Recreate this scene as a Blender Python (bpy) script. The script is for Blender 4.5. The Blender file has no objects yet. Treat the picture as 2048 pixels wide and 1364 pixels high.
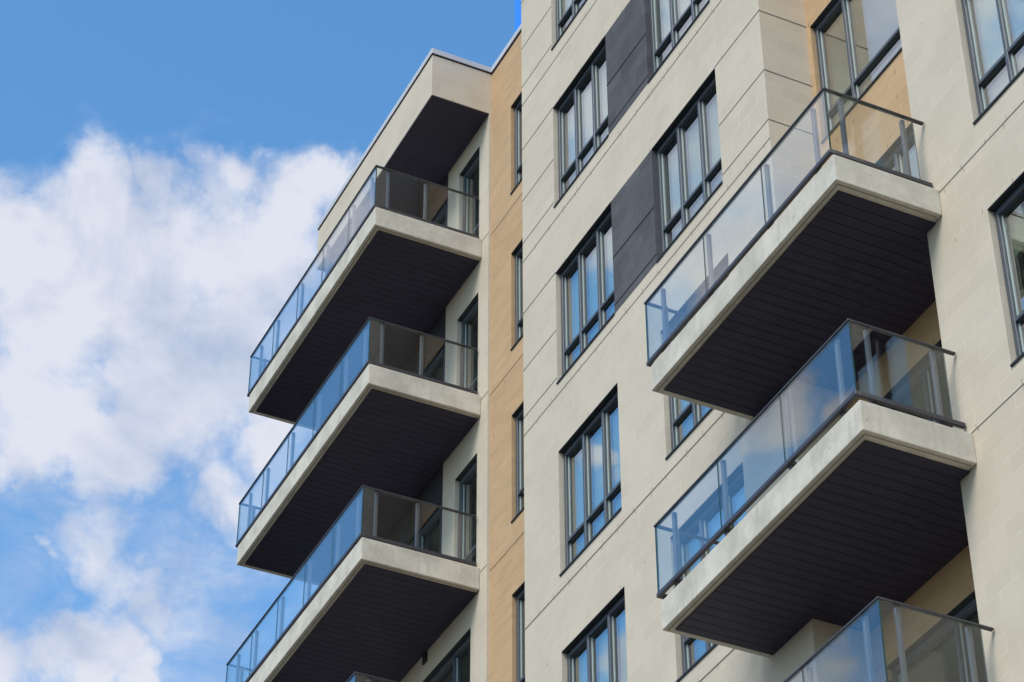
import bpy, bmesh, math, random
from mathutils import Vector, Matrix
random.seed(7)
S = bpy.context.scene
C = bpy.context.collection

# ------------------------------------------------------------------ camera
Z0 = 1.65                                   # eye height above the ground
cam_d = bpy.data.cameras.new('camera')
cam_d.sensor_width = 36.0
cam_d.lens = 5126.0 / 2048.0 * 36.0
cam_d.clip_start = 0.1
cam_d.clip_end = 6000
cam = bpy.data.objects.new('camera', cam_d)
C.objects.link(cam)
RT = Vector((0.90049763, -0.43485649, -0.00196247))
UP = Vector((-0.26744066, -0.55736138, 0.78601768))
FW = Vector((0.34289869, 0.70728222, 0.6182009))
m = Matrix((RT, UP, -FW)).transposed().to_4x4()
m.translation = Vector((0, 0, Z0))
cam.matrix_world = m
S.camera = cam
S.render.resolution_x, S.render.resolution_y = 1024, 682

S.view_settings.view_transform = 'Standard'
S.view_settings.look = 'None'
S.view_settings.exposure = 1.0
S.view_settings.gamma = 1.0

# ------------------------------------------------------------------ sun
SUN_AZ, SUN_EL = math.radians(-119), math.radians(48)     # azimuth measured from +Y towards +X
sun_dir = Vector((math.sin(SUN_AZ) * math.cos(SUN_EL), math.cos(SUN_AZ) * math.cos(SUN_EL), math.sin(SUN_EL)))
sd = bpy.data.lights.new('sun', 'SUN')
sd.energy = 1.25
sd.angle = math.radians(26)                  # veiled by the cloud bank
sd.color = (1.0, 0.93, 0.82)
sun = bpy.data.objects.new('sun', sd)
C.objects.link(sun)
sun.rotation_euler = sun_dir.to_track_quat('Z', 'Y').to_euler()
sun.location = (0, 0, 60)

# ------------------------------------------------------------------ world: Nishita sky with cumulus
W = bpy.data.worlds.new('World')
S.world = W
W.use_nodes = True
nt = W.node_tree
N, L = nt.nodes, nt.links
N.clear()

def math_node(nt, op, a, b=None, clamp=False):
    n = nt.nodes.new('ShaderNodeMath')
    n.operation = op
    n.use_clamp = clamp
    for i, v in enumerate((a, b)):
        if v is None:
            continue
        if isinstance(v, (int, float)):
            n.inputs[i].default_value = v
        else:
            nt.links.new(v, n.inputs[i])
    return n.outputs[0]

def maprange(nt, v, a, b, c=0.0, d=1.0, smooth=True):
    n = nt.nodes.new('ShaderNodeMapRange')
    n.interpolation_type = 'SMOOTHSTEP' if smooth else 'LINEAR'
    nt.links.new(v, n.inputs['Value'])
    n.inputs['From Min'].default_value = a
    n.inputs['From Max'].default_value = b
    n.inputs['To Min'].default_value = c
    n.inputs['To Max'].default_value = d
    return n.outputs['Result']

def noise(nt, vec, scale, detail=4, rough=0.5, dist=0.0):
    n = nt.nodes.new('ShaderNodeTexNoise')
    n.inputs['Scale'].default_value = scale
    n.inputs['Detail'].default_value = detail
    n.inputs['Roughness'].default_value = rough
    n.inputs['Distortion'].default_value = dist
    if vec is not None:
        nt.links.new(vec, n.inputs['Vector'])
    return n.outputs['Fac']

tc = N.new('ShaderNodeTexCoord')
direc = tc.outputs['Generated']
sky = N.new('ShaderNodeTexSky')
sky.sky_type = 'NISHITA'
sky.sun_disc = False
sky.sun_elevation = SUN_EL
sky.sun_rotation = SUN_AZ
sky.air_density = 1.0
sky.dust_density = 0.6
sky.ozone_density = 1.6
hs = N.new('ShaderNodeHueSaturation')
hs.inputs['Saturation'].default_value = 1.15
L.new(sky.outputs[0], hs.inputs['Color'])
bg_sky = N.new('ShaderNodeBackground')
bg_sky.inputs['Strength'].default_value = 0.112
tint = N.new('ShaderNodeMix')
tint.data_type = 'RGBA'
tint.blend_type = 'MULTIPLY'
tint.inputs[0].default_value = 1.0
tint.inputs[7].default_value = (0.90, 1.19, 1.21, 1)
L.new(hs.outputs[0], tint.inputs[6])
L.new(tint.outputs[2], bg_sky.inputs['Color'])

# cloud banks: round puffs fixed to compass directions of the sky, broken up by noise
def sky_dir(px, py, mirror=False):
    d = (FW + RT * ((px - 1024) / 5126.0) - UP * ((py - 682) / 5126.0)).normalized()
    if mirror:
        d.x = -d.x                           # the part of the sky the west front looks at
    return d
BANK = [(60, 530, 190), (180, 420, 140), (260, 560, 220), (440, 430, 140), (590, 410, 120), (420, 600, 230),
        (600, 600, 190), (90, 750, 220), (330, 760, 190), (520, 770, 150), (50, 890, 140), (330, 400, 95), (500, 375, 85), (650, 375, 85), (190, 370, 90), (30, 470, 120), (210, 890, 120),
        (720, 390, 90), (560, 880, 100), (560, 990, 70), (740, 520, 120),
        (50, 1330, 120), (170, 1340, 110), (280, 1370, 70)]
THIN = [(190, 1080, 110), (270, 1170, 120), (310, 1240, 80), (90, 1105, 35), (470, 1010, 120), (640, 930, 110)]
WEST = [(1150, 150, 260), (1450, 200, 300), (1750, 150, 320), (1250, 380, 150), (1500, 480, 170), (1780, 420, 200),
        (1130, -100, 350), (1500, -150, 350), (1530, 830, 90), (1700, 880, 60), (1560, 1330, 110),
        (1180, 900, 45), (1210, 960, 40), (1250, 1340, 60), (1650, 1270, 80), (1980, 300, 300),
        (1040, 350, 120), (690, 430, 120), (600, 540, 60)]
wn = N.new('ShaderNodeTexNoise')
wn.inputs['Scale'].default_value = 22.0
wn.inputs['Detail'].default_value = 5
wn.inputs['Roughness'].default_value = 0.55
L.new(direc, wn.inputs['Vector'])
w1 = N.new('ShaderNodeVectorMath')
w1.operation = 'SUBTRACT'
L.new(wn.outputs['Color'], w1.inputs[0])
w1.inputs[1].default_value = (0.5, 0.5, 0.5)
w2 = N.new('ShaderNodeVectorMath')
w2.operation = 'SCALE'
L.new(w1.outputs[0], w2.inputs[0])
w2.inputs['Scale'].default_value = 0.055
w3 = N.new('ShaderNodeVectorMath')
w3.operation = 'ADD'
L.new(direc, w3.inputs[0])
L.new(w2.outputs[0], w3.inputs[1])
warped = w3.outputs[0]
acc = None
for lst, mir, gain in ((BANK, False, 1.0), (THIN, False, 0.56), (WEST, True, 1.0)):
    for px, py, r in lst:
        d = sky_dir(px, py, mir)
        vm = N.new('ShaderNodeVectorMath')
        vm.operation = 'DISTANCE'
        L.new(warped, vm.inputs[0])
        vm.inputs[1].default_value = d
        r /= 5126.0
        v = maprange(nt, vm.outputs['Value'], r * 1.45, r * 0.2, 0.0, gain)
        if acc is None:
            acc = v
        else:
            mx = math_node(nt, 'SMOOTH_MAX', acc, v)
            mx.node.inputs[2].default_value = 0.10
            acc = mx
n1 = noise(nt, direc, 26.0, 10, 0.60, 0.25)
n2 = noise(nt, direc, 9.0, 3, 0.5)
gate = maprange(nt, acc, 0.09, 0.40)
shape = math_node(nt, 'ADD', acc, math_node(nt, 'MULTIPLY', math_node(nt, 'MULTIPLY', math_node(nt, 'SUBTRACT', n1, 0.5), 2.3), gate))
near = maprange(nt, shape, 0.07, 0.92)
# everywhere else over the city: broken cumulus
dv = N.new('ShaderNodeVectorMath')
dv.operation = 'DOT_PRODUCT'
L.new(direc, dv.inputs[0])
dv.inputs[1].default_value = sky_dir(1024, 682)
dv2 = N.new('ShaderNodeVectorMath')
dv2.operation = 'DOT_PRODUCT'
L.new(direc, dv2.inputs[0])
dv2.inputs[1].default_value = sky_dir(1024, 682, True)
# thin veil below and around the bank
veil = None
for px, py, r in ((430, 1060, 260), (560, 930, 200), (160, 1040, 190), (330, 1250, 240), (120, 1220, 200), (700, 1250, 250), (480, 1330, 200)):
    vm = N.new('ShaderNodeVectorMath')
    vm.operation = 'DISTANCE'
    L.new(warped, vm.inputs[0])
    vm.inputs[1].default_value = sky_dir(px, py)
    v = maprange(nt, vm.outputs['Value'], r / 5126.0 * 1.3, 0.0)
    veil = v if veil is None else math_node(nt, 'MAXIMUM', veil, v)
vmap = N.new('ShaderNodeMapping')
vmap.inputs['Scale'].default_value = (1.0, 0.7, 1.8)
L.new(direc, vmap.inputs[0])
vnoise = noise(nt, vmap.outputs[0], 20.0, 9, 0.66, 0.6)
veil = math_node(nt, 'MULTIPLY', veil, maprange(nt, vnoise, 0.30, 0.74, 0.04, 0.80))
away = math_node(nt, 'MULTIPLY', maprange(nt, dv.outputs['Value'], 0.955, 0.90), maprange(nt, dv2.outputs['Value'], 0.965, 0.92))
far_n = noise(nt, direc, 4.0, 9, 0.58, 0.2)
far_c = math_node(nt, 'MULTIPLY', maprange(nt, far_n, 0.40, 0.56), away)
cover = math_node(nt, 'MAXIMUM', math_node(nt, 'MAXIMUM', near, far_c), veil)
cover = math_node(nt, 'MULTIPLY', cover, 0.97)
# sunlit tops, faintly lavender hollows
tone = noise(nt, direc, 17.0, 6, 0.55, 0.3)
cr = N.new('ShaderNodeValToRGB')
cr.color_ramp.elements[0].position = 0.36
cr.color_ramp.elements[0].color = (0.45, 0.53, 0.71, 1)
cr.color_ramp.elements[1].position = 0.56
cr.color_ramp.elements[1].color = (0.77, 0.795, 0.89, 1)
L.new(tone, cr.inputs['Fac'])
bg_cloud = N.new('ShaderNodeBackground')
bg_cloud.inputs['Strength'].default_value = 0.5
L.new(cr.outputs[0], bg_cloud.inputs['Color'])
mix = N.new('ShaderNodeMixShader')
L.new(cover, mix.inputs['Fac'])
L.new(bg_sky.outputs[0], mix.inputs[1])
L.new(bg_cloud.outputs[0], mix.inputs[2])
wo = N.new('ShaderNodeOutputWorld')
L.new(mix.outputs[0], wo.inputs['Surface'])

# ------------------------------------------------------------------ materials
def new_mat(name):
    mt = bpy.data.materials.new(name)
    mt.use_nodes = True
    t = mt.node_tree
    b = t.nodes['Principled BSDF']
    return mt, t, b

def mixc(t, fac, a, b, mode='MIX'):
    n = t.nodes.new('ShaderNodeMix')
    n.data_type = 'RGBA'
    n.blend_type = mode
    for s, v in ((n.inputs[0], fac), (n.inputs[6], a), (n.inputs[7], b)):
        if isinstance(v, (int, float)):
            s.default_value = v
        elif isinstance(v, tuple):
            s.default_value = v + (1,) if len(v) == 3 else v
        else:
            t.links.new(v, s)
    return n.outputs[2]

def masonry(name, base, bw, bh, mortar, vary=0.05, bump=0.25, stain=0.08):
    mt, t, b = new_mat(name)
    geo = t.nodes.new('ShaderNodeNewGeometry')
    sp = t.nodes.new('ShaderNodeSeparateXYZ')
    t.links.new(geo.outputs['Position'], sp.inputs[0])
    cb = t.nodes.new('ShaderNodeCombineXYZ')
    t.links.new(math_node(t, 'ADD', sp.outputs[0], sp.outputs[1]), cb.inputs[0])
    t.links.new(sp.outputs[2], cb.inputs[1])
    br = t.nodes.new('ShaderNodeTexBrick')
    t.links.new(cb.outputs[0], br.inputs['Vector'])
    br.inputs['Scale'].default_value = 1
    br.inputs['Brick Width'].default_value = bw
    br.inputs['Row Height'].default_value = bh
    br.inputs['Mortar Size'].default_value = 0.005
    br.inputs['Mortar Smooth'].default_value = 0.3
    br.inputs['Bias'].default_value = 0
    c1 = tuple(min(1, c * (1 + vary)) for c in base)
    c2 = tuple(c * (1 - vary) for c in base)
    br.inputs['Color1'].default_value = c1 + (1,)
    br.inputs['Color2'].default_value = c2 + (1,)
    br.inputs['Mortar'].default_value = mortar + (1,)
    nz = noise(t, geo.outputs['Position'], 1.1, 6, 0.6)
    col = mixc(t, maprange(t, nz, 0.3, 0.7), br.outputs['Color'], tuple(c * (1 - stain) for c in (1, 1, 0.985)), 'MULTIPLY')
    fine = noise(t, geo.outputs['Position'], 60, 3, 0.7)
    col = mixc(t, maprange(t, fine, 0.25, 0.75, 0.0, 0.25), col, tuple(c * 0.80 for c in base))
    # a few joints are pointed a little lighter
    pt = maprange(t, noise(t, geo.outputs['Position'], 2.7, 2, 0.5), 0.50, 0.62, 0.0, 0.55)
    col = mixc(t, math_node(t, 'MULTIPLY', br.outputs['Fac'], pt), col, tuple(min(1, c * 1.18) for c in base))
    t.links.new(col, b.inputs['Base Color'])
    b.inputs['Roughness'].default_value = 0.9
    b.inputs['Specular IOR Level'].default_value = 0.2
    bp = t.nodes.new('ShaderNodeBump')
    bp.inputs['Strength'].default_value = bump
    bp.inputs['Distance'].default_value = 0.004
    h = math_node(t, 'ADD', math_node(t, 'MULTIPLY', br.outputs['Fac'], -1.0), math_node(t, 'MULTIPLY', fine, 0.5))
    t.links.new(h, bp.inputs['Height'])
    t.links.new(bp.outputs[0], b.inputs['Normal'])
    return mt

def plain(name, col, rough=0.5, spec=0.5, metal=0.0, nscale=0, namt=0.0, stretch=None):
    mt, t, b = new_mat(name)
    b.inputs['Roughness'].default_value = rough
    b.inputs['Specular IOR Level'].default_value = spec
    b.inputs['Metallic'].default_value = metal
    if nscale:
        geo = t.nodes.new('ShaderNodeNewGeometry')
        vec = geo.outputs['Position']
        if stretch:
            mp = t.nodes.new('ShaderNodeMapping')
            mp.inputs['Scale'].default_value = stretch
            t.links.new(vec, mp.inputs[0])
            vec = mp.outputs[0]
        nz = noise(t, vec, nscale, 5, 0.6)
        c = mixc(t, maprange(t, nz, 0.3, 0.7), tuple(x * (1 - namt) for x in col), tuple(min(1, x * (1 + namt)) for x in col))
        t.links.new(c, b.inputs['Base Color'])
    else:
        b.inputs['Base Color'].default_value = col + (1,)
    return mt

def concrete(name, col):
    mt, t, b = new_mat(name)
    geo = t.nodes.new('ShaderNodeNewGeometry')
    pos = geo.outputs['Position']
    n_a = noise(t, pos, 2.4, 7, 0.68)
    c = mixc(t, maprange(t, n_a, 0.3, 0.7), tuple(x * 0.80 for x in col), tuple(x * 1.13 for x in col))
    mp = t.nodes.new('ShaderNodeMapping')
    mp.inputs['Scale'].default_value = (9, 9, 1.2)
    t.links.new(pos, mp.inputs[0])
    n_b = noise(t, mp.outputs[0], 1.5, 5, 0.6)
    c = mixc(t, maprange(t, n_b, 0.50, 0.78, 0.0, 0.55), c, (col[0] * 0.72, col[1] * 0.72, col[2] * 0.68))
    n_l = noise(t, mp.outputs[0], 2.3, 4, 0.6)
    c = mixc(t, maprange(t, n_l, 0.60, 0.8, 0.0, 0.5), c, tuple(min(0.85, x * 1.2) for x in col))
    pit = maprange(t, noise(t, pos, 17.0, 4, 0.6), 0.66, 0.72)
    gate = maprange(t, noise(t, pos, 2.2, 2, 0.5), 0.46, 0.58)
    pit = math_node(t, 'MULTIPLY', pit, gate)
    c = mixc(t, math_node(t, 'MULTIPLY', pit, 0.7), c, tuple(x * 0.35 for x in col))
    t.links.new(c, b.inputs['Base Color'])
    b.inputs['Roughness'].default_value = 0.88
    b.inputs['Specular IOR Level'].default_value = 0.25
    bp = t.nodes.new('ShaderNodeBump')
    bp.inputs['Strength'].default_value = 0.3
    bp.inputs['Distance'].default_value = 0.006
    hgt = math_node(t, 'SUBTRACT', noise(t, pos, 25, 5, 0.65), pit)
    t.links.new(hgt, bp.inputs['Height'])
    t.links.new(bp.outputs[0], b.inputs['Normal'])
    return mt

def glass(name, tint, f0, ripple=0.0, power=5.0):
    """clear sheet: what lies behind shows through a light tint, the sky mirrors on it"""
    mt = bpy.data.materials.new(name)
    mt.use_nodes = True
    t = mt.node_tree
    t.nodes.clear()
    geo = t.nodes.new('ShaderNodeNewGeometry')
    dot = t.nodes.new('ShaderNodeVectorMath')
    dot.operation = 'DOT_PRODUCT'
    t.links.new(geo.outputs['Normal'], dot.inputs[0])
    t.links.new(geo.outputs['Incoming'], dot.inputs[1])
    c = math_node(t, 'ABSOLUTE', dot.outputs['Value'])
    k = math_node(t, 'POWER', math_node(t, 'SUBTRACT', 1.0, c, True), power)
    fac = math_node(t, 'ADD', math_node(t, 'MULTIPLY', k, 1 - f0), f0, True)
    tr = t.nodes.new('ShaderNodeBsdfTransparent')
    tr.inputs[0].default_value = tint + (1,)
    gl = t.nodes.new('ShaderNodeBsdfAnisotropic')
    gl.distribution = 'GGX'
    gl.inputs['Roughness'].default_value = 0.0
    gl.inputs['Color'].default_value = (1, 1, 1, 1)
    if ripple:
        bp = t.nodes.new('ShaderNodeBump')
        bp.inputs['Strength'].default_value = ripple
        bp.inputs['Distance'].default_value = 0.01
        t.links.new(noise(t, geo.outputs['Position'], 1.4, 1, 0.4), bp.inputs['Height'])
        t.links.new(bp.outputs[0], gl.inputs['Normal'])
    mx = t.nodes.new('ShaderNodeMixShader')
    t.links.new(fac, mx.inputs[0])
    t.links.new(tr.outputs[0], mx.inputs[1])
    t.links.new(gl.outputs[0], mx.inputs[2])
    o = t.nodes.new('ShaderNodeOutputMaterial')
    t.links.new(mx.outputs[0], o.inputs['Surface'])
    return mt

M = {}
M['cream'] = masonry('cream_block_masonry', (0.69, 0.592, 0.468), 0.40, 0.20, (0.73, 0.64, 0.54), vary=0.03)
M['ochre'] = masonry('ochre_brick', (0.61, 0.405, 0.232), 0.40, 0.098, (0.58, 0.41, 0.25), vary=0.06)
M['charcoal'] = masonry('charcoal_brick', (0.124, 0.121, 0.132), 0.40, 0.20, (0.085, 0.08, 0.09), vary=0.14, bump=0.5, stain=0.25)
M['night'] = masonry('dark_cladding', (0.050, 0.050, 0.062), 0.40, 0.20, (0.04, 0.04, 0.05))
M['concrete'] = concrete('balcony_concrete', (0.655, 0.60, 0.505))
M['joint'] = plain('joint_sealant', (0.20, 0.188, 0.16), 0.9, 0.1)
M['ochre_joint'] = plain('ochre_joint_sealant', (0.26, 0.18, 0.105), 0.9, 0.1)
M['groove'] = plain('drip_groove', (0.30, 0.275, 0.225), 0.95, 0.1)
M['tick'] = plain('open_weep_joint', (0.30, 0.265, 0.21), 0.95, 0.1)
M['frame'] = plain('slate_window_frame', (0.080, 0.093, 0.110), 0.42, 0.5)
M['lintel'] = plain('dark_lintel_steel', (0.030, 0.035, 0.042), 0.6, 0.4)
M['bead'] = plain('bead_painted_reflection', (0.50, 0.56, 0.53), 0.4, 0.5)  # bead made pale to imitate the light strip mirrored beside each pane
M['rail'] = plain('dark_rail_metal', (0.050, 0.046, 0.056), 0.40, 0.5)
M['post'] = plain('grey_post_metal', (0.14, 0.14, 0.16), 0.40, 0.5)
M['soffit'] = plain('charcoal_soffit_board', (0.036, 0.0315, 0.058), 0.55, 0.3, 0, 3.0, 0.10)
M['black'] = plain('gap_and_shadow_line', (0.017, 0.016, 0.024), 0.9, 0.1)  # board gaps, panel joints and the painted shadow line under the copings
M['coping'] = plain('pale_metal_coping', (0.60, 0.59, 0.60), 0.5, 0.5, 0, 0.8, 0.04)
M['roof'] = plain('roof_membrane', (0.30, 0.30, 0.30), 0.9, 0.2, 0, 0.5, 0.1)
M['room'] = plain('painted_room', (0.74, 0.75, 0.70), 0.9, 0.2)
M['blind'] = plain('roller_blind', (0.62, 0.65, 0.60), 0.9, 0.1)
M['pane'] = glass('window_glass', (0.86, 0.93, 0.87), 0.38, 0.05)
M['baluster'] = glass('railing_glass', (0.94, 0.965, 0.96), 0.040, 0.0, 3.5)
M['edge'] = plain('glass_edge', (0.02, 0.06, 0.055), 0.15, 0.5)
M['blue'] = plain('blue_panel', (0.004, 0.26, 0.95), 0.35, 0.4)
M['vent'] = plain('vent_grille', (0.03, 0.03, 0.034), 0.7, 0.3)
M['ground'] = plain('dark_ground', (0.060, 0.057, 0.050), 0.95, 0.2, 0, 0.15, 0.15)  # unseen ground, darkened to cut the light bounced onto slab undersides
M['brown'] = plain('brown_box', (0.13, 0.06, 0.045), 0.7, 0.3)
M['white'] = plain('pale_lid', (0.55, 0.54, 0.51), 0.6, 0.4)

# ------------------------------------------------------------------ mesh helpers
class MB:
    def __init__(self):
        self.bm = bmesh.new()
        self.mats = []
    def mi(self, mat):
        if mat not in self.mats:
            self.mats.append(mat)
        return self.mats.index(mat)
    def box(self, x0, x1, y0, y1, z0, z1, mat, bevel=0.0, seg=2, edge_mat=None):
        """axis aligned box; z is counted from the eye level used for the survey"""
        i = self.mi(mat)
        v = [self.bm.verts.new((x, y, z + Z0)) for x in (x0, x1) for y in (y0, y1) for z in (z0, z1)]
        q = [(0, 1, 3, 2), (4, 6, 7, 5), (0, 4, 5, 1), (2, 3, 7, 6), (0, 2, 6, 4), (1, 5, 7, 3)]
        fs = []
        for k in q:
            f = self.bm.faces.new([v[j] for j in k])
            f.material_index = i
            fs.append(f)
        if bevel:
            es = list({e for f in fs for e in f.edges})
            r = bmesh.ops.bevel(self.bm, geom=es, offset=bevel, segments=seg, profile=0.5, affect='EDGES')
            for f in r['faces']:
                f.material_index = i
        return fs
    def wall(self, axis, pos, thick, us, zs, holes, mat):
        """wall sheet with openings. axis 'x': outer face at x=pos looking to -x, u runs along y.
        us, zs: (lo, hi). holes: list of (u0, u1, z0, z1)."""
        i = self.mi(mat)
        U = sorted({us[0], us[1], *[min(max(h[k], us[0]), us[1]) for h in holes for k in (0, 1)]})
        Zs = sorted({zs[0], zs[1], *[min(max(h[k], zs[0]), zs[1]) for h in holes for k in (2, 3)]})
        def solid(a, b):
            if a < 0 or b < 0 or a >= len(U) - 1 or b >= len(Zs) - 1:
                return False
            u, z = (U[a] + U[a + 1]) / 2, (Zs[b] + Zs[b + 1]) / 2
            return not any(h[0] < u < h[1] and h[2] < z < h[3] for h in holes)
        cache = {}
        def vert(x, u, z):
            k = (x, u, z)
            if k not in cache:
                cache[k] = self.bm.verts.new((x, u, z + Z0))
            return cache[k]
        xa, xb = pos, pos + thick
        for a in range(len(U) - 1):
            for b in range(len(Zs) - 1):
                if not solid(a, b):
                    continue
                u0, u1, z0, z1 = U[a], U[a + 1], Zs[b], Zs[b + 1]
                fl = [[(xa, u0, z0), (xa, u0, z1), (xa, u1, z1), (xa, u1, z0)],
                      [(xb, u0, z0), (xb, u1, z0), (xb, u1, z1), (xb, u0, z1)]]
                if not solid(a - 1, b):
                    fl.append([(xa, u0, z0), (xb, u0, z0), (xb, u0, z1), (xa, u0, z1)])
                if not solid(a + 1, b):
                    fl.append([(xa, u1, z0), (xa, u1, z1), (xb, u1, z1), (xb, u1, z0)])
                if not solid(a, b - 1):
                    fl.append([(xa, u0, z0), (xa, u1, z0), (xb, u1, z0), (xb, u0, z0)])
                if not solid(a, b + 1):
                    fl.append([(xa, u0, z1), (xb, u0, z1), (xb, u1, z1), (xa, u1, z1)])
                for f in fl:
                    fc = self.bm.faces.new([vert(*p) for p in f])
                    fc.material_index = i
    def build(self, name, parent=None, label=None):
        bmesh.ops.recalc_face_normals(self.bm, faces=self.bm.faces)
        me = bpy.data.meshes.new(name)
        self.bm.to_mesh(me)
        self.bm.free()
        for k in self.mats:
            me.materials.append(M[k])
        o = bpy.data.objects.new(name, me)
        C.objects.link(o)
        if parent is not None:
            o.parent = parent
            o.matrix_parent_inverse = parent.matrix_world.inverted()
        if label:
            o['label'] = label
        return o

def empty(name, loc, label, cat, group=None):
    o = bpy.data.objects.new(name, None)
    o.empty_display_size = 0.5
    C.objects.link(o)
    o.location = loc
    o.matrix_world = Matrix.Translation(loc)
    o['label'] = label
    o['category'] = cat
    if group:
        o['group'] = group
    return o

GZ = -Z0                                     # ground in survey heights

# ------------------------------------------------------------------ ground
g = MB()
g.box(-3000, 3000, -3000, 3000, GZ - 0.5, GZ, 'ground')
go = g.build('ground')
go['kind'] = 'structure'

# ------------------------------------------------------------------ the building
B = empty('apartment_building', (12.7, 20.0, 0.0),
          'modern cream block apartment building with ochre brick strips, charcoal panels and glass-railed concrete balconies', 'building')

XF, XR, XW, XO = 12.141, 12.80, 12.68, 12.725   # tower front, loggia back, wing front, ochre strip
GN, GF = 9.0, 15.6                              # right-hand pier of the tower (near, far edge)
FN, FF = 18.235, 24.69                          # main tower front
WN = 26.966                                     # ochre / cream change on the wing
WD = 28.52                                      # cream / charcoal change on the wing
WE = 31.0                                       # end of the wing
TOP = 31.5
WT = 28.90
TH = 0.30
DZ = [0.05, 0.02, -0.03, 0.0, 0.03]             # measured sill offsets per storey
def sill(k): return 26.25 - 3 * k + DZ[k]
def head(k): return 28.12 - 3 * k + DZ[k]
A0, A1 = 22.067, 23.691                          # window column beside the wing
B0, B1 = 19.314, 20.955                          # window column beside the loggia

def ticks(mb, pos, u0, u1, z, step, rnd, up=True, mat='tick', length=0.055):
    u = u0 + step * 0.4
    while u < u1:
        if rnd.random() < 0.8:
            a = u + rnd.uniform(-0.05, 0.05)
            ln = length * rnd.uniform(0.6, 1.2)
            z0, z1 = (z, z + ln) if up else (z - ln, z)
            mb.box(pos - 0.002, pos + 0.004, a, a + 0.007, z0, z1, mat)
        u += step

rnd = random.Random(3)
# --- tower front
fw = MB()
holes = []
for k in range(0, 5):
    if k <= 2:
        holes.append((B0, A1, sill(k), head(k)))
    else:
        holes.append((A0, A1, sill(k), head(k)))
        holes.append((B0, B1, sill(k), head(k)))
fw.wall('x', XF, TH, (FN, FF), (GZ, TOP), holes, 'cream')
fw.box(XF + TH, XR + 0.25, FN, FN + TH, GZ, TOP, 'cream')      # near return into the loggia
fw.box(XF + TH, XO + 0.3, FF - TH, FF, GZ, TOP, 'cream')       # far return beside the wing
JT = 0.010
def joint(mb, x, y0, y1, z, h=0.016, mat='joint'):
    mb.box(x - 0.003, x + 0.004, y0, y1, z - h / 2, z + h / 2, mat)
for k in range(0, 6):
    zc = 26.03 - 3 * k
    joint(fw, XF, FN, FF, zc, 0.015 if k < 3 else 0.020)
    ticks(fw, XF, FN, FF, zc + 0.012, 0.42, rnd, True)
    ticks(fw, XF, FN, FF, zc - 0.012, 0.42, rnd, False)
    if k < 5:
        ticks(fw, XF, FN, FF, head(k) + 0.01, 0.62, rnd, True)
for k in range(0, 3):
    for dz in (1.885, 0.90, 0.105):
        z = sill(k) + dz
        joint(fw, XF, A1 + (0.004 if dz < 1.8 else 0.0), FF, z)
        joint(fw, XF, FN, B0 - (0.004 if dz < 1.8 else 0.0), z)
        fw.box(XF, XR, FN - 0.003, FN + 0.004, z - 0.008, z + 0.008, 'joint')
fw.build('wall', B, 'cream block front of the tower with thin dark joints')

# --- charcoal panels between the two window columns
for k in range(0, 3):
    p = MB()
    p.box(XF - 0.004, XF + TH, B1, A0, sill(k), head(k), 'charcoal')
    for dz, h in ((0.90, 0.018), (0.125, 0.016)):
        z = sill(k) + dz
        p.box(XF - 0.007, XF, B1, A0, z - h / 2, z + h / 2, 'black')
    p.build('brick_panel', B, 'charcoal grey brick panel between two windows')

# --- right-hand pier
gw = MB()
GW1, GW0 = 14.632, 12.99
def gs(k): return 17.215 - 3 * (k - 3)
gh = []
for k in (2, 3, 4):
    gh.append((GW0, GW1, gs(k), gs(k) + 1.88))
gw.wall('x', XF, TH, (GN, GF), (GZ, TOP), gh, 'cream')
gw.box(XF + TH, XR + 0.25, GF - TH, GF, GZ, TOP, 'cream')
for k in range(1, 7):
    zc = 16.865 - 3 * (k - 3) + (0.06 if k == 4 else 0)
    joint(gw, XF, GN, GF, zc, 0.014)
    ticks(gw, XF, GN, GF, zc + 0.01, 0.36, rnd, True)
    ticks(gw, XF, GN, GF, zc - 0.01, 0.36, rnd, False)
for k in (2, 3, 4):
    ticks(gw, XF, GN, GF, gs(k) + 1.90, 0.5, rnd, True)
gw.build('wall', B, 'plain cream block pier at the right edge')

# --- loggia back wall (ochre), one storey doors below, a window on top
lw = MB()
RS = [16.90, 13.905, 10.90]                      # balcony floor levels
LW0, LW1 = 15.80, 18.156
loggia_open = [(LW0, LW1, 20.145, 22.031)]
for z in RS:
    loggia_open.append((15.75, 18.0, z + 0.02, z + 2.13))
lw.wall('x', XR, 0.25, (GF, FN), (GZ, TOP), loggia_open, 'ochre')
ticks(lw, XR, GF, FN, 19.98, 0.30, rnd, False, 'ochre_joint', 0.06)
ticks(lw, XR, GF, FN, 19.62, 0.30, rnd, False, 'ochre_joint', 0.06)
for z in RS:
    ticks(lw, XR, GF, FN, z + 2.16, 0.4, rnd, True, 'ochre_joint', 0.06)
ticks(lw, XR, GF, FN, 22.06, 0.4, rnd, True, 'ochre_joint', 0.06)
lw.build('wall', B, 'ochre brick back wall of the loggia')

# --- ochre strip of the wing
ow = MB()
OW0, OW1 = 24.75, 26.268
def osill(k): return 25.785 - 3 * k
oh = [(OW0, OW1, osill(k), osill(k) + 1.815) for k in range(0, 5)]
ow.wall('x', XO, TH, (FF, WN), (GZ, WT), oh, 'ochre')
for k in range(0, 5):
    joint(ow, XO, FF, WN, 25.51 - 3 * k - (0.11 if k == 2 else 0.06 * (k > 0)), 0.014, 'ochre_joint')
    ticks(ow, XO, FF, WN, 25.50 - 3 * k - 0.1, 0.33, rnd, False, 'ochre_joint')
    ticks(ow, XO, FF, WN, osill(k) + 1.83, 0.5, rnd, True, 'ochre_joint')
ow.build('wall', B, 'ochre brick strip between wing and tower')

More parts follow.
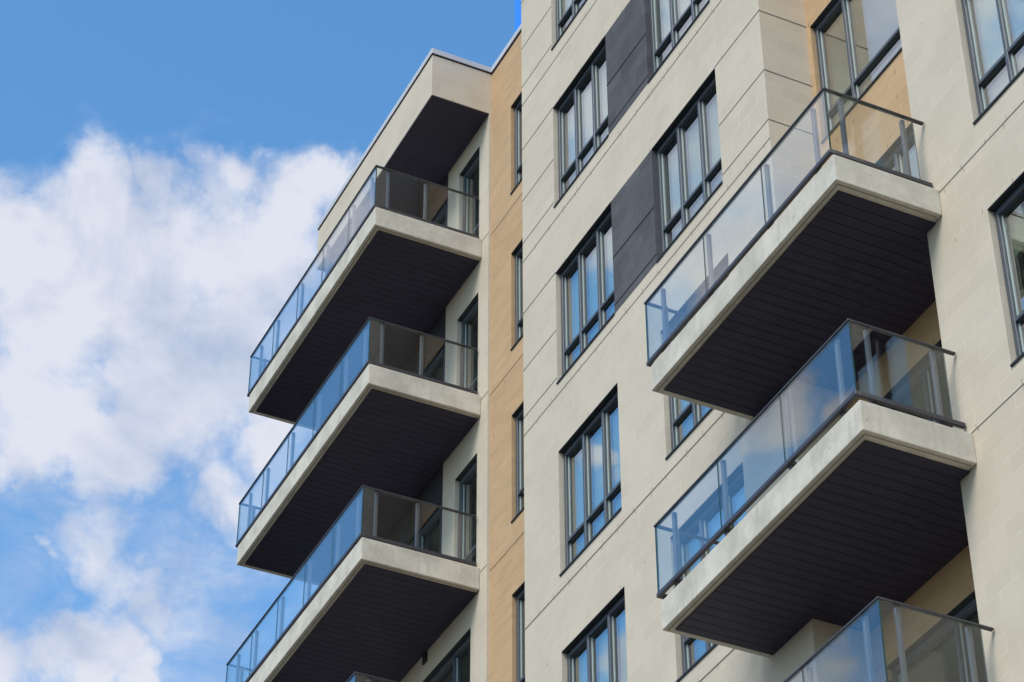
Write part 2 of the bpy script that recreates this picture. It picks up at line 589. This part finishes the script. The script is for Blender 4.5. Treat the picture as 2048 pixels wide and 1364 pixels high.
# --- cream pier and charcoal part of the wing front
LSB = [25.224 - 3 * k for k in range(4)]         # slab undersides on the wing
LST = [z + 0.36 for z in LSB]
ww = MB()
D0, D1 = 27.32, 28.08
wh = [(D0, D1, LST[k] + 0.02, LST[k] + 2.04) for k in range(3)]
wh.append((27.488, 30.2, LST[3] + 0.02, 18.762))
zsplit = 19.30
ww.wall('x', XW, TH, (WN, WD), (zsplit, 28.04), wh, 'cream')
ww.wall('x', XW, TH, (WN, WE), (GZ, zsplit), wh, 'cream')
for k in range(0, 4):
    joint(ww, XW, WN, 27.19, 25.55 - 3 * k - 0.05 * (k > 0), 0.013)
ww.build('wall', B, 'cream pier of the wing beside the balcony doors')
cw = MB()
ch = [(28.62, 30.5, LST[k] + 0.02, LST[k] + 2.04) for k in range(3)]
cw.wall('x', XW + 0.01, TH, (WD, WE), (zsplit, 28.04), ch, 'night')
cw.build('wall', B, 'dark cladding behind the corner balconies')

# --- parapet box over the top corner balcony
pb = MB()
PX, PN, PF, PB, PT = 11.679, 26.966, 31.74, 28.04, 28.915
pb.box(PX, XW + TH, PN, PF, PB, PT, 'cream')
for zz, up in ((PB + 0.005, True), (PT - 0.02, False)):
    a = PX + 0.36
    pb.box(a, a + 0.008, PN - 0.002, PN + 0.004, zz if up else zz - 0.05, zz + 0.05 if up else zz, 'tick')
pbo = pb.build('parapet', B, 'cream block parapet box over the top corner balcony')
s = MB()
s.box(PX + 0.03, XW, PN + 0.03, PF - 0.05, PB - 0.012, PB - 0.002, 'soffit')
s.box(PX + 0.005, XW + 0.001, PN + 0.006, PF - 0.02, PB - 0.02, PB - 0.011, 'soffit')
s.build('soffit', pbo)
cp = MB()
def coping(x0, x1, y0, y1):
    cp.box(x0, x1, y0, y1, 28.935, 29.045, 'coping', 0.004, 1)
cp.box(PX - 0.010, XW + 0.2, PN - 0.010, PF + 0.010, PT + 0.001, 28.934, 'black')  # black strip painted in for the shadow line under the coping
coping(PX - 0.022, XW + 0.3, PN - 0.022, PF + 0.022)
cp.build('coping', pbo)
oc = MB()
oc.box(XO - 0.010, XO + 0.3, FF + 0.001, WN - 0.024, WT + 0.001, 28.934, 'black')  # same painted shadow line along the ochre parapet
oc.box(XO - 0.022, XO + 0.3, FF + 0.001, WN - 0.024, 28.935, 29.045, 'coping', 0.004, 1)
oc.build('coping', B)

# --- hidden sides and roofs that close the volumes
sh = MB()
sh.box(XF + TH, 26, GN, GN + 0.3, GZ, TOP, 'cream')
sh.box(XR + 0.25, 26, FF - 0.3, FF, GZ, TOP, 'cream')
sh.box(25.7, 26, GN + 0.3, FF - 0.3, GZ, TOP, 'cream')
sh.box(XW + TH, 26, WE - 0.3, WE, GZ, PB, 'cream')
sh.box(25.7, 26, FF, WE - 0.3, GZ, WT, 'cream')
sh.build('wall', B)
rf = MB()
rf.box(XF, 26, GN, FF, TOP, TOP + 0.3, 'roof')
rf.box(XW + TH + 0.02, 26, FF + 0.01, PF, WT - 0.25, WT - 0.05, 'roof')
rf.box(XR + 0.25, 25.7, GN + 0.3, FF - 0.3, TOP - 0.2, TOP - 0.01, 'roof')
rf.build('roof', B)

# ------------------------------------------------------------------ windows
def window(x, y0, y1, z0, z1, mull, transom=None, set_back=0.070, sill_on=True, blind=0.0, parent=B, deep=2.6, bottom=True,
           side_mat=None, lintel=True):
    """x: wall face. y0<y1 opening. mull: mullion centres. transom: height of the cross bar above z0"""
    xf = x + set_back
    fd = 0.13
    jw = 0.058
    fr = MB()
    b = 0.004
    fr.box(xf, xf + fd, y1 - jw, y1 - 0.001, z0 + 0.001, z1 - 0.001, 'frame', b, 1)
    fr.box(xf, xf + fd, y0 + 0.001, y0 + jw, z0 + 0.001, z1 - 0.001, 'frame', b, 1)
    fr.box(xf + 0.001, xf + fd, y0 + jw, y1 - jw, z1 - 0.07, z1 - 0.001, 'frame', b, 1)
    fr.box(xf + 0.001, xf + fd, y0 + jw, y1 - jw, z0 + 0.001, z0 + 0.055, 'frame', b, 1)
    edges = [y0 + jw] + sorted(mull) + [y1 - jw]
    zt0 = z0 + 0.055
    zt1 = z1 - 0.07
    for mm in mull:
        fr.box(xf - 0.004, xf + fd, mm - 0.024, mm + 0.024, zt0, zt1, 'frame', b, 1)
    rows = [(zt0, zt1)]
    if transom:
        tz = z0 + transom
        for a, c in zip(edges[:-1], edges[1:]):
            ya = a + (0.024 if a in mull else 0)
            yb = c - (0.024 if c in mull else 0)
            fr.box(xf + 0.001, xf + fd, ya, yb, tz - 0.023, tz + 0.023, 'frame', b, 1)
        rows = [(zt0, tz - 0.023), (tz + 0.023, zt1)]
    w = fr.build('window', parent)
    for a, c in zip(edges[:-1], edges[1:]):
        ya = a + (0.024 if a in mull else 0)
        yb = c - (0.024 if c in mull else 0)
        for (za, zb) in rows:
            p = MB()
            xp = xf + 0.046
            p.box(xp, xp + 0.022, ya, yb, za, zb, 'pane')
            p.build('pane', w)
            bd = MB()
            bd.box(xp - 0.010, xp - 0.001, yb - 0.016, yb, za, zb, 'bead')  # pale strip on the far side only, a painted reflection
            bd.box(xp - 0.012, xp - 0.001, ya, yb - 0.015, zb - 0.012, zb, 'frame')
            bd.build('bead_and_reflection', w)
    if lintel:
        l_ = MB()
        l_.box(x - 0.002, xf + fd, y0 + 0.0015, y1 - 0.0015, z1 - 0.0005, z1 + 0.010, 'lintel')
        l_.build('lintel', w)
    if sill_on:
        s_ = MB()
        s_.box(x - 0.016, xf, y0 + 0.001, y1 - 0.001, z0 + 0.0015, z0 + 0.012, 'lintel')
        s_.box(x - 0.019, x - 0.004, y0 + 0.001, y1 - 0.001, z0 - 0.014, z0 + 0.0012, 'lintel')
        s_.build('sill', w)
    # the room behind, seen through the glass
    r = MB()
    x0, x1 = xf + fd + 0.002, xf + deep
    t = 0.03
    r.box(x0, x1, y1, y1 + t, z0 - 0.3, z1 + 0.25, 'room')
    r.box(x0, x1, y0 - t, y0, z0 - 0.3, z1 + 0.25, 'room')
    r.box(x1, x1 + t, y0, y1, z0 - 0.3, z1 + 0.25, 'room')
    r.box(x0 + 0.18, x1, y0, y1, z1 + 0.2, z1 + 0.2 + t, 'room')
    r.box(x0 + 0.18, x1, y0, y1, z0 - 0.3, z0 - 0.3 + t, 'room')
    r.box(x0, x0 + 0.18, y0, y1, z1 - 0.03, z1 + 0.23, 'room')
    r.box(x0, x0 + 0.18, y0, y1, z0 - 0.3, z0 + 0.02, 'room')
    r.build('room_lining', w)
    if blind:
        bl = MB()
        bl.box(xf + 0.132, xf + 0.136, y0 + 0.004, y1 - 0.004, z1 - 0.04 - blind, z1 - 0.04, 'blind')
        bl.build('roller_blind', w)
    return w

def thirds(a, b):
    return [a + (b - a) / 3 + 0.005, a + 2 * (b - a) / 3 - 0.005]

for k in range(0, 5):
    window(XF, A0, A1, sill(k), head(k), thirds(A0, A1), 0.50, blind=(1.8, 1.8, 1.8, 1.8, 1.8)[k])
for k in range(1, 5):
    window(XF, B0, B1, sill(k), head(k), thirds(B0, B1), 0.50, blind=(0, 1.8, 1.8, 1.8, 1.2)[k])
for k in (2, 3, 4):
    window(XF, GW0, GW1, gs(k), gs(k) + 1.88, thirds(GW0, GW1), 0.52, blind=(0, 0, 1.8, 1.8, 0.5)[k])
for k in range(0, 5):
    window(XO, OW0, OW1, osill(k), osill(k) + 1.815, thirds(OW0, OW1), 0.46, 0.06, blind=1.75)
window(XR, LW0, LW1, 20.145, 22.031, [17.53], 0.43, 0.06)
for z in RS:
    d = window(XR, 15.75, 18.0, z + 0.02, z + 2.13, [16.9], None, 0.06, sill_on=False)
    d.name = 'balcony_door'
for k in range(3):
    d = window(XW, D0, D1, LST[k] + 0.02, LST[k] + 2.04, [], 0.55, 0.07, sill_on=False)
    d.name = 'balcony_door'
    d = window(XW + 0.01, 28.62, 30.5, LST[k] + 0.02, LST[k] + 2.04, [29.55], None, 0.07, sill_on=False)
    d.name = 'balcony_door'
d = window(XW, 27.488, 30.2, LST[3] + 0.02, 18.762, [28.2, 29.2], None, 0.07, sill_on=False)
d.name = 'balcony_door'

# a wall vent over the lowest door of the wing
v = MB()
v.box(XW - 0.02, XW + 0.01, 28.95, 29.09, 19.03, 19.20, 'vent', 0.004, 1)
for q in range(4):
    v.box(XW - 0.027, XW - 0.0205, 28.96, 29.08, 19.045 + q * 0.04, 19.06 + q * 0.04, 'vent')
v.build('wall_vent', B)

# ------------------------------------------------------------------ balconies
def soffit_boards(mb, x0, x1, y0, y1, z, pitch=0.138, gap=0.007):
    mb.box(x0, x1, y0, y1, z - 0.006, z - 0.003, 'black')
    y = y0
    while y < y1 - 0.02:
        e = min(y + pitch - gap, y1)
        mb.box(x0, x1, y, e, z - 0.016, z - 0.0065, 'soffit')
        y += pitch

def balcony(x0, xw, ya, yb, zb, zt, rail, label, extra=None, boards=None):
    """x0 outer edge, xw wall. rail: dict of measured rail data"""
    sl = MB()
    sl.box(x0, xw - 0.001, ya, yb, zb, zt, 'concrete', 0.010, 2)
    # drip groove under the free edges
    sl.box(x0 + 0.045, x0 + 0.060, ya + 0.045, yb - 0.03, zb - 0.0015, zb + 0.004, 'groove')
    sl.box(x0 + 0.0605, xw - 0.03, ya + 0.045, ya + 0.060, zb - 0.0015, zb + 0.004, 'groove')
    if extra:
        ex0, ex1, ey0, ey1 = extra
        sl.box(ex0, ex1, ey0, ey1, zb + 0.001, zt - 0.001, 'concrete')
    b = sl.build('balcony', B, label)
    so = MB()
    for q in boards:
        soffit_boards(so, *q, zb)
    so.build('soffit', b)
    rx, rya, ryb, rz0, rz1 = rail['x'], rail['ya'], rail['yb'], rail['z0'], rail['z1']
    xe = rail['xe']
    hw, hh = 0.042, 0.022
    top = MB()
    top.box(rx - 0.012, rx - 0.012 + hw, rya - 0.012, ryb + 0.012, rz1 - hh, rz1, 'rail', 0.003, 1)
    top.box(rx - 0.012 + hw, xe, rya - 0.012, rya - 0.012 + hw, rz1 - hh, rz1, 'rail', 0.003, 1)
    top.box(rx - 0.012 + hw, xe, ryb + 0.012 - hw, ryb + 0.012, rz1 - hh, rz1, 'rail', 0.003, 1)
    top.build('handrail', b)
    bot = MB()
    bh = 0.050
    bot.box(rx - 0.012, rx - 0.012 + hw, rya - 0.012, ryb + 0.012, rz0 - bh, rz0, 'rail', 0.003, 1)
    bot.box(rx - 0.012 + hw, xe, rya - 0.012, rya - 0.012 + hw, rz0 - bh, rz0, 'rail', 0.003, 1)
    bot.box(rx - 0.012 + hw, xe, ryb + 0.012 - hw, ryb + 0.012, rz0 - bh, rz0, 'rail', 0.003, 1)
    bot.build('bottom_rail', b)
    pw = 0.043
    def post(xa, xb, y0, y1):
        p = MB()
        p.box(xa, xb, y0, y1, zt, rz1 - hh - 0.001, 'post', 0.003, 1)
        p.box(xa - 0.02, xb + 0.02, y0 - 0.02, y1 + 0.02, zt, zt + 0.012, 'rail')
        # clip that carries the bottom rail
        p.box(xa - 0.012, xb + 0.012, y0 - 0.012, y1 + 0.012, rz0 - 0.055, rz0 - 0.005, 'rail')
        p.build('post', b)
    for y in rail['front_posts']:
        post(rx + 0.034, rx + 0.034 + pw, y - pw / 2, y + pw / 2)
    for x in rail['end_posts']:
        post(x - pw / 2, x + pw / 2, rya + 0.034, rya + 0.034 + pw)
        post(x - pw / 2, x + pw / 2, ryb - 0.034 - pw, ryb - 0.034)
    zg0, zg1 = rz0 + 0.0005, rz1 - hh - 0.0005
    def panel(xa, xb, y0, y1):
        p = MB()
        i = p.mi('baluster')
        fs = p.box(xa, xb, y0, y1, zg0, zg1, 'baluster')
        e = p.mi('edge')
        thin_x = (xb - xa) < (y1 - y0)
        for k, f in enumerate(fs):
            n = f.normal if f.normal.length else None
        p.bm.normal_update()
        for f in fs:
            n = f.normal
            if (thin_x and abs(n.x) < 0.5) or ((not thin_x) and abs(n.y) < 0.5):
                f.material_index = e
        p.build('glass_panel', b)
    js = rail['joints']
    for a, c in zip(js[:-1], js[1:]):
        panel(rx, rx + 0.012, a + 0.004, c - 0.004)
    for yy in (rya, ryb - 0.012):
        cs = MB()
        cs.box(rx - 0.002, rx + 0.013, yy - (0.002 if yy == rya else -0.001), yy + (0.003 if yy == rya else 0.014), zg0, zg1, 'edge')
        cs.build('corner_seal', b)
    for (a, c) in rail['end_panels']:
        panel(a + 0.003, c - 0.003, rya, rya + 0.012)
        panel(a + 0.003, c - 0.003, ryb - 0.012, ryb)
    return b

for k in range(3):
    zb = 16.566 - 3 * k
    zt = RS[k]
    dz = (-0.01, 0.02, -0.03)[k]
    balcony(10.915, XF, 15.315, 19.09, zb, zt,
            dict(x=10.945, ya=15.40, yb=19.195, z0=17.054 - 3 * k + dz, z1=17.885 - 3 * k + dz, xe=12.128,
                 front_posts=[15.70, 16.63, 17.86, 18.88], end_posts=[11.17, 11.90],
                 joints=[15.40, 16.665, 17.89, 19.195], end_panels=[(10.958, 12.0)]),
            ('topmost balcony on the right, nothing above it', 'middle balcony on the right',
             'lowest balcony on the right, cut by the frame')[k],
            extra=(XF + 0.001, XR - 0.001, GF + 0.002, FN - 0.002),
            boards=[(11.02, XF, 15.44, 19.00), (XF, XR - 0.002, GF + 0.002, FN - 0.002)])
for k in range(4):
    zb = LSB[k]
    s = 0.9905
    balcony(10.895, XW, 27.196, 32.458, zb, LST[k],
            dict(x=10.912, ya=27.275, yb=32.59, z0=25.70 - 3 * k, z1=26.495 - 3 * k, xe=12.66,
                 front_posts=[27.55, 28.27, 29.33, 30.40, 31.46, 32.22], end_posts=[11.14, 11.77, 12.42],
                 joints=[27.275, 28.345, 29.405, 30.47, 31.53, 32.59], end_panels=[(10.925, 11.80), (11.80, 12.60)]),
            ('topmost corner balcony on the left under the parapet box', 'second corner balcony from the top on the left',
             'third corner balcony from the top on the left', 'lowest corner balcony on the left, only its railing in view')[k],
            extra=(XW + 0.001, 14.6, WE + 0.01, 32.458),
            boards=[(10.995, XW, 27.29, 32.36)])

# ------------------------------------------------------------------ loose things
bx = empty('storage_box', (12.1, 27.9, LST[3] + Z0),
           'small brown box with a pale lid on the lowest left balcony', 'box')
m_ = MB()
m_.box(11.75, 12.4, 27.6, 28.2, LST[3], LST[3] + 1.0, 'brown', 0.01, 2)
m_.build('case', bx)
m_ = MB()
m_.box(11.73, 12.1, 27.58, 28.22, LST[3] + 1.001, LST[3] + 1.05, 'white', 0.01, 2)
m_.build('lid', bx)

rs = empty('added_blue_panel', (12.95, 25.68, 28.85 + Z0),
           'bright blue panel added for a stray patch of blue between tower corner and sky', 'added panel')
m_ = MB()
m_.box(12.96, 12.99, 24.72, 26.60, 28.86, 31.3, 'blue', 0.004, 1)  # added panel filling a stray blue colour patch, not a known roof part
m_.build('panel', rs)
